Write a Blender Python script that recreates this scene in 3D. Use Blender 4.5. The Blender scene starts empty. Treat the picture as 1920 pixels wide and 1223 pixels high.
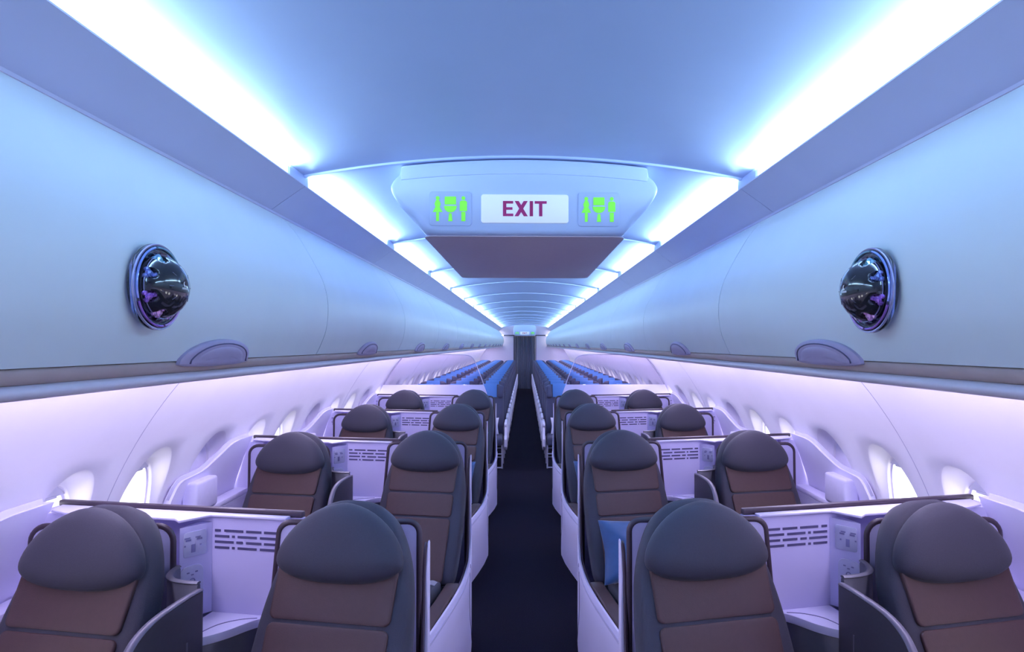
import bpy, bmesh, math, random
from mathutils import Vector, Matrix
random.seed(4)
SC = bpy.context.scene
COL = SC.collection
PI = math.pi
rad = math.radians

# ------------------------------------------------------------------ materials
def mat(name, color, rough=0.5, metal=0.0, noise=0.0, nscale=40.0, bump=0.0, bscale=300.0,
        emis=None, estr=0.0, spec=0.5, sheen=0.0, trans=0.0, ior=1.45, coat=0.0, film=0.0, stretch=None):
    m = bpy.data.materials.new(name)
    m.use_nodes = True
    nt = m.node_tree
    b = nt.nodes['Principled BSDF']
    b.inputs['Base Color'].default_value = (*color, 1)
    b.inputs['Roughness'].default_value = rough
    b.inputs['Metallic'].default_value = metal
    b.inputs['Specular IOR Level'].default_value = spec
    b.inputs['Sheen Weight'].default_value = sheen
    b.inputs['Transmission Weight'].default_value = trans
    b.inputs['IOR'].default_value = ior
    b.inputs['Coat Weight'].default_value = coat
    if film:
        b.inputs['Thin Film Thickness'].default_value = film
        b.inputs['Thin Film IOR'].default_value = 1.6
    if emis:
        b.inputs['Emission Color'].default_value = (*emis, 1)
        b.inputs['Emission Strength'].default_value = estr
    if noise or bump:
        tc = nt.nodes.new('ShaderNodeTexCoord')
        src = tc.outputs['Object']
        if stretch:
            mp = nt.nodes.new('ShaderNodeMapping')
            mp.inputs['Scale'].default_value = stretch
            nt.links.new(src, mp.inputs['Vector'])
            src = mp.outputs['Vector']
    if noise:
        n = nt.nodes.new('ShaderNodeTexNoise')
        n.inputs['Scale'].default_value = nscale
        n.inputs['Detail'].default_value = 4
        nt.links.new(src, n.inputs['Vector'])
        r = nt.nodes.new('ShaderNodeValToRGB')
        r.color_ramp.elements[0].position = 0.3
        r.color_ramp.elements[1].position = 0.7
        r.color_ramp.elements[0].color = (*[c*(1-noise) for c in color], 1)
        r.color_ramp.elements[1].color = (*[min(1, c*(1+noise)) for c in color], 1)
        nt.links.new(n.outputs['Fac'], r.inputs['Fac'])
        nt.links.new(r.outputs['Color'], b.inputs['Base Color'])
    if bump:
        n2 = nt.nodes.new('ShaderNodeTexNoise')
        n2.inputs['Scale'].default_value = bscale
        n2.inputs['Detail'].default_value = 2
        nt.links.new(src, n2.inputs['Vector'])
        bp = nt.nodes.new('ShaderNodeBump')
        bp.inputs['Strength'].default_value = bump
        bp.inputs['Distance'].default_value = 0.002
        nt.links.new(n2.outputs['Fac'], bp.inputs['Height'])
        nt.links.new(bp.outputs['Normal'], b.inputs['Normal'])
    return m

def glass_mat(name, tint, gloss=0.5, rough=0.02):
    m = bpy.data.materials.new(name)
    m.use_nodes = True
    nt = m.node_tree
    nt.nodes.clear()
    out = nt.nodes.new('ShaderNodeOutputMaterial')
    tr = nt.nodes.new('ShaderNodeBsdfTransparent'); tr.inputs['Color'].default_value = (*tint, 1)
    gl = nt.nodes.new('ShaderNodeBsdfGlossy'); gl.inputs['Roughness'].default_value = rough
    fr = nt.nodes.new('ShaderNodeFresnel'); fr.inputs['IOR'].default_value = 1.45
    mu = nt.nodes.new('ShaderNodeMath'); mu.operation = 'MULTIPLY'; mu.inputs[1].default_value = gloss
    mx = nt.nodes.new('ShaderNodeMixShader')
    nt.links.new(fr.outputs['Fac'], mu.inputs[0])
    nt.links.new(mu.outputs[0], mx.inputs['Fac'])
    nt.links.new(tr.outputs[0], mx.inputs[1]); nt.links.new(gl.outputs[0], mx.inputs[2])
    nt.links.new(mx.outputs[0], out.inputs['Surface'])
    return m

COVE = (0.50, 0.82, 1.0)
COVE_W = 19.0
WASH = (0.71, 0.64, 1.0)
M = {}
M['ceiling'] = mat('ceiling panel paint', (0.47, 0.54, 0.84), 0.45, noise=0.015, nscale=6)
M['valance'] = mat('valance paint', (0.47, 0.46, 0.64), 0.5, noise=0.015, nscale=6)
M['bin'] = mat('overhead bin paint', (0.75, 0.84, 0.87), 0.42, noise=0.015, nscale=5)
M['bin_back'] = mat('overhead bin core', (0.12, 0.12, 0.18), 0.8, noise=0.05)
M['brown_rail'] = mat('taupe bin rail', (0.42, 0.33, 0.31), 0.5, noise=0.03, nscale=20)
M['silver_rail'] = mat('silver bin rail', (0.76, 0.72, 0.80), 0.32, metal=0.1, noise=0.02)
M['latch'] = mat('latch plastic', (0.42, 0.38, 0.55), 0.4, noise=0.03)
M['latch_gap'] = mat('latch gap', (0.10, 0.09, 0.18), 0.6, noise=0.03)
M['wall'] = mat('sidewall panel', (0.90, 0.87, 0.95), 0.5, noise=0.015, nscale=4)
M['seam'] = mat('panel seam', (0.50, 0.47, 0.62), 0.7, noise=0.03)
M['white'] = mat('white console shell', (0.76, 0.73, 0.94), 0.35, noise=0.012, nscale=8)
M['niche'] = mat('shaded niche panel', (0.62, 0.58, 0.86), 0.4, noise=0.012, nscale=8)  # console white darkened: the shade inside the niche is put into this colour
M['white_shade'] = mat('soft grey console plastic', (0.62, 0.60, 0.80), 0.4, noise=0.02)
M['slot'] = mat('vent slot', (0.08, 0.07, 0.16), 0.7, noise=0.03)
M['pad'] = mat('control pad plastic', (0.50, 0.50, 0.68), 0.35, noise=0.02)
M['pad_line'] = mat('control pad marks', (0.20, 0.19, 0.36), 0.5, noise=0.02)
M['trim_dark'] = mat('dark edge trim', (0.044, 0.029, 0.044), 0.4, noise=0.05)
M['shell_in'] = mat('shell lining', (0.44, 0.42, 0.64), 0.55, noise=0.02, bump=0.1)
M['grey_fabric'] = mat('charcoal seat fabric', (0.024, 0.0225, 0.038), 0.75, noise=0.06, nscale=220, bump=0.25, bscale=500, sheen=0.05)
M['brown'] = mat('brown leather', (0.044, 0.0180, 0.0200), 0.62, noise=0.06, nscale=60, bump=0.15, bscale=350, sheen=0.05)
M['metal'] = mat('gunmetal panel', (0.10, 0.10, 0.125), 0.38, metal=0.35, noise=0.03, nscale=60)
M['divider'] = mat('dark divider laminate', (0.030, 0.027, 0.036), 0.45, noise=0.06, nscale=80)
M['divider_edge'] = mat('divider edge', (0.10, 0.095, 0.13), 0.4, metal=0.1, noise=0.03)
M['dark_base'] = mat('dark console base', (0.05, 0.05, 0.065), 0.5, noise=0.05)
M['belt'] = mat('grey belt webbing', (0.30, 0.30, 0.36), 0.6, noise=0.08, nscale=300)
M['chrome'] = mat('brushed buckle', (0.65, 0.65, 0.70), 0.3, metal=0.9, noise=0.02)
M['blue_pillow'] = mat('blue pillow satin', (0.018, 0.072, 0.195), 0.45, noise=0.06, nscale=30, bump=0.1, sheen=0.3)
M['white_pillow'] = mat('white pillow cotton', (0.80, 0.78, 0.88), 0.7, noise=0.03)
M['navy'] = mat('navy seat fabric', (0.040, 0.040, 0.080), 0.7, noise=0.08, nscale=200, bump=0.2, sheen=0.1)
M['blue'] = mat('bright blue headrest cover', (0.085, 0.23, 0.54), 0.6, noise=0.04, nscale=100)
M['arm_white'] = mat('pale armrest shell', (0.72, 0.70, 0.82), 0.4, noise=0.02)
M['steel'] = mat('pale leg tube', (0.55, 0.55, 0.65), 0.35, metal=0.5, noise=0.02)
M['carpet'] = mat('navy carpet', (0.0095, 0.0078, 0.0125), 0.95, noise=0.25, nscale=140, bump=0.5, bscale=400, spec=0.02)
M['curtain'] = mat('slate curtain cloth', (0.11, 0.12, 0.17), 0.85, noise=0.06, nscale=60)
M['bulkhead'] = mat('bulkhead panel', (0.68, 0.66, 0.82), 0.5, noise=0.015)
M['dark_gap'] = mat('dark gap', (0.05, 0.05, 0.10), 0.7, noise=0.03)
M['fairing'] = mat('sign fairing paint', (0.53, 0.60, 0.85), 0.42, noise=0.012, nscale=8)
M['fairing_under'] = mat('sign fairing underside', (0.62, 0.52, 0.62), 0.5, noise=0.02)
M['sign_white'] = mat('exit sign lens', (0.85, 0.85, 0.90), 0.4, emis=(0.80, 0.82, 0.92), estr=0.22, noise=0.01)
M['sign_red'] = mat('exit letters', (0.42, 0.020, 0.14), 0.5, noise=0.02)
M['sign_frame'] = mat('sign frame plastic', (0.50, 0.57, 0.84), 0.4, noise=0.01)
M['sign_green'] = mat('lit green pictogram', (0.08, 0.45, 0.03), 0.5, emis=(0.25, 0.90, 0.08), estr=0.62, noise=0.02)
M['cove'] = mat('cove lamp lens', (0.9, 0.95, 1.0), 0.5, emis=(0.80, 0.95, 1.0), estr=2.2)
M['wash'] = mat('sidewall lamp lens', (0.9, 0.9, 1.0), 0.5, emis=WASH, estr=52.0)
M['lamp_body'] = mat('lamp housing', (0.6, 0.62, 0.75), 0.5, noise=0.02)
M['pane'] = glass_mat('window glass', (0.97, 0.98, 1.0), 0.5)
M['shade'] = mat('window shade', (0.80, 0.77, 0.92), 0.55, noise=0.02)
M['glass'] = glass_mat('partition glass', (0.93, 0.90, 0.96), 0.8)
M['glass_edge'] = mat('polished glass edge', (0.75, 0.75, 0.95), 0.2, noise=0.01)
M['dev_black'] = mat('glossy black shell', (0.018, 0.018, 0.022), 0.14, noise=0.05, coat=0.6)
M['dev_glass'] = glass_mat('clear resin ring', (0.66, 0.66, 0.86), 2.5, 0.04)
M['dev_dark'] = mat('smoked resin', (0.10, 0.10, 0.14), 0.08, noise=0.05, coat=0.8)
M['dev_cyan'] = mat('cyan iridescent resin', (0.40, 0.78, 0.98), 0.06, metal=0.5, film=380, noise=0.12, nscale=60)
M['dev_blue'] = mat('blue iridescent resin', (0.34, 0.44, 0.98), 0.06, metal=0.5, film=450, noise=0.12, nscale=60)
M['dev_violet'] = mat('violet iridescent resin', (0.58, 0.28, 0.95), 0.06, metal=0.5, film=330, noise=0.12, nscale=60)
M['dev_pink'] = mat('pink iridescent resin', (0.85, 0.50, 0.92), 0.06, metal=0.5, film=300, noise=0.12, nscale=60)
M['dev_edge'] = mat('polished resin edge', (0.62, 0.60, 0.85), 0.08, metal=0.7, film=420, noise=0.05, nscale=40)
M['logo'] = mat('white print', (0.9, 0.9, 0.92), 0.5, emis=(1, 1, 1), estr=0.0, noise=0.01)

# ------------------------------------------------------------------ mesh builder
class MB:
    """collects closed pieces that belong to one part; xf maps design coordinates to object coordinates"""
    def __init__(s, xf=None):
        s.bm = bmesh.new(); s.xf = xf or (lambda p: p)
    def _v(s, p): return s.bm.verts.new(s.xf(p))
    def _bevel(s, faces, w, seg, ang=35):
        if w <= 0: return
        s.bm.normal_update()
        es = set()
        fs = set(faces)
        for f in faces:
            for e in f.edges:
                if len(e.link_faces) == 2 and all(q in fs for q in e.link_faces):
                    a = e.calc_face_angle(0)
                    if abs(a) > rad(ang): es.add(e)
        if es:
            bmesh.ops.bevel(s.bm, geom=list(es), offset=w, segments=seg, profile=0.5, affect='EDGES', clamp_overlap=True)
    def box(s, lo, hi, bevel=0.0, seg=2):
        x0, y0, z0 = lo; x1, y1, z1 = hi
        c = [s._v(p) for p in ((x0,y0,z0),(x1,y0,z0),(x1,y1,z0),(x0,y1,z0),(x0,y0,z1),(x1,y0,z1),(x1,y1,z1),(x0,y1,z1))]
        fs = [s.bm.faces.new([c[i] for i in q]) for q in ((0,3,2,1),(4,5,6,7),(0,1,5,4),(1,2,6,5),(2,3,7,6),(3,0,4,7))]
        bmesh.ops.recalc_face_normals(s.bm, faces=fs)
        s._bevel(fs, bevel, seg); return s
    def prism(s, base, top, bevel=0.0, seg=2):
        """base / top: lists of 3-D points, same count"""
        A = [s._v(p) for p in base]; B = [s._v(p) for p in top]
        n = len(A)
        fs = [s.bm.faces.new(A), s.bm.faces.new(B[::-1])]
        for i in range(n):
            j = (i+1) % n
            fs.append(s.bm.faces.new((A[i], B[i], B[j], A[j])))
        bmesh.ops.recalc_face_normals(s.bm, faces=fs)
        s._bevel(fs, bevel, seg); return s
    def loft(s, rings, cap=True, closed=True):
        R = [[s._v(p) for p in r] for r in rings]
        n = len(R[0]); fs = []
        for a, b in zip(R, R[1:]):
            for i in range(n if closed else n-1):
                j = (i+1) % n
                fs.append(s.bm.faces.new((a[i], a[j], b[j], b[i])))
        if cap and closed:
            fs.append(s.bm.faces.new(R[0][::-1])); fs.append(s.bm.faces.new(R[-1]))
        bmesh.ops.recalc_face_normals(s.bm, faces=fs)
        return s
    def tube(s, path, r, n=8, r2=None):
        path = [Vector(p) for p in path]
        rings = []
        prev = None
        for i, p in enumerate(path):
            t = (path[min(i+1, len(path)-1)] - path[max(i-1, 0)])
            t.normalize()
            up = Vector((0,0,1)) if abs(t.z) < 0.9 else Vector((1,0,0))
            if prev is None:
                u = t.cross(up).normalized()
            else:
                u = (prev - t*prev.dot(t)).normalized()
            prev = u
            v = t.cross(u)
            rings.append([p + u*r*math.cos(2*PI*k/n) + v*(r2 or r)*math.sin(2*PI*k/n) for k in range(n)])
        return s.loft(rings)
    def ball(s, c, r, n=10, m=6):
        rr = r if isinstance(r, tuple) else (r, r, r)
        rings = []
        for i in range(1, m):
            f = PI*i/m
            rings.append([(c[0]+rr[0]*math.sin(f)*math.cos(2*PI*k/n), c[1]+rr[1]*math.sin(f)*math.sin(2*PI*k/n), c[2]+rr[2]*math.cos(f)) for k in range(n)])
        return s.loft(rings)
    def inflate(s, outline, center, frame, hf, hb, p=3.0, N=7):
        """pillow-like solid on a star-shaped outline; frame(x, s, n) -> 3-D"""
        n = len(outline)
        def ring(r, h):
            return [s._v(frame(center[0]+r*(o[0]-center[0]), center[1]+r*(o[1]-center[1]), h)) for o in outline]
        prof = []
        for i in range(N):
            f = (PI/2)*i/N
            prof.append((math.cos(f)**(2/p), math.sin(f)**(2/p)))
        fs = []
        mid = ring(1, 0)
        for side, h in ((1, hf), (-1, hb)):
            prev = mid
            for r, q in prof[1:]:
                cur = ring(r, side*h*q)
                for i in range(n):
                    j = (i+1) % n
                    fs.append(s.bm.faces.new((prev[i], prev[j], cur[j], cur[i])))
                prev = cur
            cv = s._v(frame(center[0], center[1], side*h))
            for i in range(n):
                j = (i+1) % n
                fs.append(s.bm.faces.new((prev[i], prev[j], cv)))
        bmesh.ops.recalc_face_normals(s.bm, faces=fs)
        return s
    def lathe(s, prof, frame, n=48):
        """prof: list of (r, h), closed at both ends when r == 0"""
        rows = []
        for r, h in prof:
            if r < 1e-6: rows.append([s._v(frame(0, 0, h))])
            else: rows.append([s._v(frame(r*math.cos(2*PI*k/n), r*math.sin(2*PI*k/n), h)) for k in range(n)])
        fs = []
        for a, b in zip(rows, rows[1:]):
            for i in range(n):
                j = (i+1) % n
                if len(a) == 1 and len(b) == 1: continue
                if len(a) == 1: fs.append(s.bm.faces.new((a[0], b[i], b[j])))
                elif len(b) == 1: fs.append(s.bm.faces.new((a[i], a[j], b[0])))
                else: fs.append(s.bm.faces.new((a[i], a[j], b[j], b[i])))
        bmesh.ops.recalc_face_normals(s.bm, faces=fs)
        return s
    def quad(s, a, b, c, d):
        s.bm.faces.new([s._v(p) for p in (a, b, c, d)]); return s
    def build(s, name, m, parent=None, angle=38, smooth=True):
        me = bpy.data.meshes.new(name)
        s.bm.to_mesh(me); s.bm.free()
        me.materials.append(m)
        if smooth:
            me.polygons.foreach_set('use_smooth', [True]*len(me.polygons))
            me.set_sharp_from_angle(angle=rad(angle))
        o = bpy.data.objects.new(name, me)
        COL.objects.link(o)
        if parent: o.parent = parent
        return o

def tag(o, label=None, cat=None, group=None, kind=None):
    if label: o['label'] = label
    if cat: o['category'] = cat
    if group: o['group'] = group
    if kind: o['kind'] = kind
    return o
def thing(name, label, cat, loc=(0,0,0), rz=0.0, group=None):
    o = bpy.data.objects.new(name, None)
    o.empty_display_size = 0.1
    COL.objects.link(o)
    o.location = loc; o.rotation_euler = (0, 0, rz)
    return tag(o, label, cat, group)
def dup(root, loc, rz=None, label=None, group=None):
    r = root.copy(); COL.objects.link(r); r.location = loc
    if rz is not None: r.rotation_euler = (0, 0, rz)
    if label: r['label'] = label
    if group: r['group'] = group
    for ch in list(root.children):
        c = ch.copy(); COL.objects.link(c); c.parent = r
        for g in list(ch.children):
            d = g.copy(); COL.objects.link(d); d.parent = c
    return r
ORD = ['first','second','third','fourth','fifth','sixth','seventh','eighth','ninth','tenth','eleventh','twelfth','thirteenth',
       'fourteenth','fifteenth','sixteenth','seventeenth','eighteenth','nineteenth','twentieth']

def rrect(x0, x1, y0, y1, r, n=5, corners=(1,1,1,1)):
    """rounded rectangle, counter-clockwise from lower right; corners = br, tr, tl, bl radius factors"""
    out = []
    for (cx, cy, a0, k) in ((x1, y0, -90, corners[0]), (x1, y1, 0, corners[1]), (x0, y1, 90, corners[2]), (x0, y0, 180, corners[3])):
        q = r*k
        px = cx - q if cx == x1 else cx + q
        py = cy + q if cy == y0 else cy - q
        if q < 1e-6: out.append((cx, cy)); continue
        for i in range(n+1):
            a = rad(a0 + 90*i/n)
            out.append((px + q*math.cos(a), py + q*math.sin(a)))
    return out
def smooth_path(pts, n=6):
    """Catmull-Rom through 2-D or 3-D points"""
    P = [Vector(p) for p in pts]
    out = []
    for i in range(len(P)-1):
        p0 = P[max(i-1, 0)]; p1 = P[i]; p2 = P[i+1]; p3 = P[min(i+2, len(P)-1)]
        for k in range(n):
            t = k/n
            out.append(0.5*((2*p1)+(p2-p0)*t+(2*p0-5*p1+4*p2-p3)*t*t+(3*p1-p0-3*p2+p3)*t*t*t))
    out.append(P[-1])
    return [tuple(v) for v in out]

# ------------------------------------------------------------------ the cabin shell
Y0, Y1 = -2.33, 23.6            # cabin ends
WZ, WR2 = 0.35, 3.505          # sidewall: circle about z = 0.35
def wallx(z): return math.sqrt(WR2 - (z-WZ)**2)
CJ = [2.40 + 1.6*k for k in range(-2, 14)]      # ceiling joints
BJ = [2.50 + 1.6*k for k in range(-3, 14)]      # overhead bin joints

fl = MB().box((-1.83, Y0, -0.06), (1.83, Y1+1.0, 0.0)).build('floor', M['carpet'])
tag(fl, kind='structure')

def ceil_z(x): return 2.433 - 0.083*(x/0.85)**2 if abs(x) < 0.85 else 2.35
def ceiling_profile(drop=0.0):
    xs = [-0.87] + [-0.85 + 1.7*i/24 for i in range(25)] + [0.87]
    return [(x, (ceil_z(x) if abs(x) <= 0.85 else 2.348) - drop) for x in xs]
mb = MB()
ys = [Y0] + [j for j in CJ if Y0 < j < Y1] + [Y1]
for a, b in zip(ys, ys[1:]):
    lo = ceiling_profile(); hi = [(x, z+0.02) for x, z in lo]
    ring = lo + hi[::-1]
    mb.loft([[(x, a+0.0015, z) for x, z in ring], [(x, b-0.0015, z) for x, z in ring]])
for j in CJ:                       # arched joint ribs between the panels
    if not (Y0+0.1 < j < Y1-0.1): continue
    rings = []
    for (dy, dz) in ((-0.008, 0.004), (-0.006, -0.008), (0.006, -0.008), (0.008, 0.004)):
        rings.append([(x, j+dy, z+dz) for x, z in ceiling_profile()])
    R = list(zip(*rings))
    mb.loft([list(r) for r in R])
for j in CJ:                       # closed ends of the cove at every joint
    if not (Y0+0.2 < j < Y1-0.2): continue
    for S in (-1, 1):
        mb.box((min(S*0.8475, S*0.862), j-0.150, 2.3135), (max(S*0.8475, S*0.862), j+0.040, 2.3500), 0.002)
ce = mb.build('ceiling', M['ceiling'], angle=30)
tag(ce, kind='structure')

# valance strips between the cove light and the bins
VAL = [(-0.985, 2.213), (-0.968, 2.222), (-0.93, 2.250), (-0.885, 2.282), (-0.855, 2.303), (-0.846, 2.309), (-0.846, 2.313),
       (-0.866, 2.313), (-0.90, 2.300), (-0.985, 2.235)]
for i, S in enumerate((1, -1)):
    mb = MB()
    for a, b in zip(ys, ys[1:]):
        mb.loft([[(S*x, y, z) for x, z in VAL] for y in (a+0.002, b-0.002)])
    tag(mb.build('trim_%d' % (i+1), M['valance'], angle=50), kind='structure')
    mb = MB()           # back of the cove, closing the gap above the valance
    mb.box((S*0.985-0.01, Y0, 2.21), (S*0.985+0.01, Y1, 2.38))
    mb.box((min(S*0.86, S*0.99), Y0, 2.368), (max(S*0.86, S*0.99), Y1, 2.38))
    tag(mb.build('trim_%d' % (i+3), M['valance']), kind='structure')

# cove lights: one lamp along each ceiling panel and side
def cove(S):
    t = thing('cove_light', '', 'ceiling light')
    L0, L1 = 0.050, 1.44
    MB().box((-0.008 if S < 0 else 0.0, L0, 0.0005), (0.0 if S < 0 else 0.008, L1, 0.032)).build('lamp_lens', M['cove'], t)
    la = bpy.data.lights.new('lamp', 'AREA'); la.shape = 'RECTANGLE'
    la.size = L1-L0; la.size_y = 0.020; la.energy = COVE_W; la.color = COVE; la.spread = rad(180)
    lo = bpy.data.objects.new('lamp', la); COL.objects.link(lo); lo.parent = t
    lo.location = (-S*0.012, (L0+L1)/2, 0.022)
    lo.rotation_euler = Vector((S*math.cos(rad(62)), 0, -math.sin(rad(62)))).to_track_quat('Z', 'Y').to_euler()
    MB().box((-0.03 if S < 0 else 0.010, L0-0.02, 0.0005), (-0.010 if S < 0 else 0.03, L1+0.02, 0.030), 0.003).build('housing', M['lamp_body'], t)
    return t
for S, side in ((-1, 'left'), (1, 'right')):
    proto = None
    n = 0
    for j in CJ:
        if j < Y0 or j + 1.5 > Y1: continue
        p = (S*0.852, j, 2.314)
        if proto is None: proto = cove(S); o = proto; o.location = p
        else: o = dup(proto, p)
        if j + 1.6 < 0.5: lab = 'cyan-white cove light at %s ceiling edge, overhead of the camera' % side
        else:
            lab = 'glowing cyan-white cove light on %s ceiling edge, %s ceiling panel from the front' % (side, ORD[n])
            n += 1
        tag(o, lab, 'ceiling light', 'cove lights along the ceiling edges')

# overhead bins
BIN = smooth_path([(-0.972, 2.206), (-0.945, 2.180), (-0.900, 2.121), (-0.826, 1.992), (-0.797, 1.917), (-0.787, 1.842), (-0.795, 1.756), (-0.817, 1.695), (-0.834, 1.660)], 5)
def overhead_bin(S, L):
    t = thing('overhead_bin', '', 'overhead bin')
    inner = []
    P = [Vector(p) for p in BIN]
    for i, p in enumerate(P):
        d = (P[min(i+1, len(P)-1)] - P[max(i-1, 0)]).normalized()
        inner.append((p.x - abs(d.y)*0.022, p.y + d.x*0.022*0))
    ring = [tuple(p) for p in BIN] + inner[::-1]
    g = 0.003
    MB().loft([[(S*-x, y, z) for x, z in ring] for y in (g, L-g)]).build('door', M['bin'], t, angle=50)
    core = [(x-0.026, z) for x, z in BIN[2:-2]] + [(-1.36, 1.675), (-1.30, 1.95), (-1.15, 2.19)]
    MB().loft([[(S*-x, y, z) for x, z in core] for y in (0.012, L-0.012)]).build('body', M['bin_back'], t)
    return t
# half-moon latch straddling the door foot
def bin_x(z):
    for (x0, z0), (x1, z1) in zip(BIN, BIN[1:]):
        if z1 <= z <= z0: return x0 + (x1-x0)*(z-z0)/(z1-z0)
    return BIN[-1][0] - 0.001 if z < BIN[-1][1] else BIN[0][0]
def latch(S, t, y):
    def fr(off):
        def f(u, w, n):
            z = 1.652 + w
            return (S*-(bin_x(z) + off + n), y+u, z)
        return f
    out = [(0.185*math.cos(a), 0.062*math.sin(a)**0.9 if math.sin(a) > 0 else 0.010*math.sin(a)) for a in [2*PI*k/40 for k in range(40)]]
    o = MB().inflate(out, (0, 0.02), fr(0.0), 0.020, 0.006, p=3.2).build('latch', M['latch'], t)
    gap = [(0.150*math.cos(a), 0.050*math.sin(a)**0.9 if math.sin(a) > 0 else 0.008*math.sin(a)) for a in [2*PI*k/40 for k in range(40)]]
    g = MB().tube([fr(0.0)(u, w, 0.0165) for u, w in gap[0:21]], 0.0022, 6).build('finger_groove', M['latch_gap'], o)
    inner = [(u*0.93, w*0.92) for u, w in gap]
    MB().inflate(inner, (0, 0.018), fr(0.008), 0.017, 0.004, p=2.6).build('push_plate', M['latch'], o)
for S, side in ((-1, 'left'), (1, 'right')):
    proto = overhead_bin(S, 1.6)
    latch(S, proto, 0.79)
    first = True; n = 0
    for a, b in zip(BJ, BJ[1:]):
        o = proto if first else dup(proto, (0, a, 0))
        o.location = (0, a, 0); first = False
        if b < 0.6: lab = 'pale blue overhead bin on the %s, above and behind the camera' % side if b < 0 else 'pale blue overhead bin on the %s at the very front, beside the camera' % side
        else:
            lab = 'pale blue overhead bin with half-moon latch, %s of the row on the %s' % (ORD[n], side)
            if n == 0: lab = 'large overhead bin nearest the camera on the %s, with the domed device on its door' % side
            n += 1
        tag(o, lab, 'overhead bin', 'overhead bins')
for i, S in enumerate((1, -1)):     # taupe rail under the bin doors, silver bumper below it, underside
    mb = MB()
    band = [(-0.838, 1.6585), (-0.8345, 1.655), (-0.838, 1.640), (-0.845, 1.631), (-0.90, 1.628), (-0.90, 1.6585)]
    mb.loft([[(S*x, y, z) for x, z in band] for y in (Y0+0.01, Y1-0.01)])
    mb.box((min(S*0.88, S*1.372), Y0+0.01, 1.625), (max(S*0.88, S*1.372), Y1-0.01, 1.655))
    tag(mb.build('trim_%d' % (i+5), M['brown_rail'], angle=60), kind='structure')
    rim = [(-0.846 + 0.017*math.cos(a), 1.618 + 0.013*math.sin(a)) for a in [2*PI*k/16 for k in range(16)]]
    mb = MB(); mb.loft([[(S*x, y, z) for x, z in rim] for y in (Y0+0.01, Y1-0.01)])
    tag(mb.build('trim_%d' % (i+7), M['silver_rail'], angle=60), kind='structure')

# sidewall wash lights, under the bins beside the wall
def wash(S):
    t = thing('sidewall_light', '', 'wall light')
    MB().box((-0.02, 0.03, -0.006), (0.02, 1.57, 0.0)).build('lamp_lens', M['wash'], t)
    MB().box((-0.028, 0.02, 0.0005), (0.028, 1.58, 0.014), 0.003).build('housing', M['lamp_body'], t)
    return t
for S, side in ((-1, 'left'), (1, 'right')):
    proto = None; n = 0
    for a in BJ:
        if a < Y0 or a+1.6 > Y1: continue
        p = (S*1.26, a, 1.610)
        if proto is None: proto = wash(S); o = proto; o.location = p
        else: o = dup(proto, p)
        n += 1
        tag(o, 'slim lilac wash light under the %s bins, %s from the front' % (side, ORD[n-1]), 'wall light', 'wash lights under the bins')

# sidewalls with window recesses
WIN = [2.365 + 0.5333*k for k in range(-7, 40)]
WIN = [y for y in WIN if Y0+0.27 < y < Y1-0.27]
PITCH = 0.5333
ZLO, ZHI = 0.62, 1.32
NA = 64
def sup(a, hw, hh, p):
    c, s_ = math.cos(a), math.sin(a)
    return (hw*math.copysign(abs(c)**(2/p), c), hh*math.copysign(abs(s_)**(2/p), s_))
PANE_X, PANE_T = 1.790, 0.10
def panex(z): return PANE_X - PANE_T*(z-0.985)
def wall_mesh(S):
    mb = MB(lambda p: (S*p[0], p[1], p[2]))
    bm = mb.bm
    ylist = [Y0, WIN[0]-PITCH/2, WIN[-1]+PITCH/2, Y1]
    def strip(za, zb, n, ya, yb):
        for i in range(n):
            z0 = za+(zb-za)*i/n; z1 = za+(zb-za)*(i+1)/n
            mb.quad((wallx(z0), ya, z0), (wallx(z0), yb, z0), (wallx(z1), yb, z1), (wallx(z1), ya, z1))
    strip(0.0, ZLO, 6, Y0, Y1)
    strip(ZHI, 1.64, 10, Y0, Y1)
    strip(ZLO, ZHI, 16, Y0, ylist[1]); strip(ZLO, ZHI, 16, ylist[2], Y1)
    zc = (ZLO+ZHI)/2
    # cell outline sampled by angle, with vertices on the corners
    hw, hh = PITCH/2, (ZHI-ZLO)/2
    angs = sorted([2*PI*k/NA for k in range(NA)] + [math.atan2(sy*hh, sx*hw) % (2*PI) for sx in (1,-1) for sy in (1,-1)])
    def cell(a):
        c, s_ = math.cos(a), math.sin(a)
        k = min(hw/abs(c) if abs(c) > 1e-9 else 1e9, hh/abs(s_) if abs(s_) > 1e-9 else 1e9)
        return (c*k, s_*k)
    for y in WIN:
        rows = []
        cells = [cell(a) for a in angs]
        rows.append([(wallx(zc+w), y+u, zc+w) for u, w in cells])
        hood = [sup(a, 0.168, 0.265, 2.2) for a in angs]
        hz = 0.965
        half = [((c[0]+h[0])/2, (c[1]+zc+h[1]+hz)/2) for c, h in zip(cells, hood)]
        rows.append([(wallx(w), y+u, w) for u, w in half])
        rows.append([(wallx(hz+w), y+u, hz+w) for u, w in hood])
        op = [sup(a, 0.124, 0.182, 2.8) for a in angs]
        oz = 0.985
        for t, q in ((0.06, 0.03), (0.15, 0.12), (0.3, 0.33), (0.5, 0.62), (0.72, 0.84), (0.9, 0.96), (1.0, 1.0)):
            row = []
            for h, o in zip(hood, op):
                u = h[0]+(o[0]-h[0])*t; w = hz+h[1] + (oz+o[1]-hz-h[1])*t
                row.append((wallx(w)+(panex(w)-wallx(w))*q, y+u, w))
            rows.append(row)
        # short straight reveal behind the opening
        rows.append([(p[0]+0.03, p[1], p[2]) for p in rows[-1]])
        R = [[mb._v(p) for p in r] for r in rows]
        n = len(angs)
        for a_, b_ in zip(R, R[1:]):
            for i in range(n):
                j = (i+1) % n
                bm.faces.new((a_[i], a_[j], b_[j], b_[i]))
    bmesh.ops.remove_doubles(bm, verts=bm.verts, dist=0.0004)
    return mb
nw = 0
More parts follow.
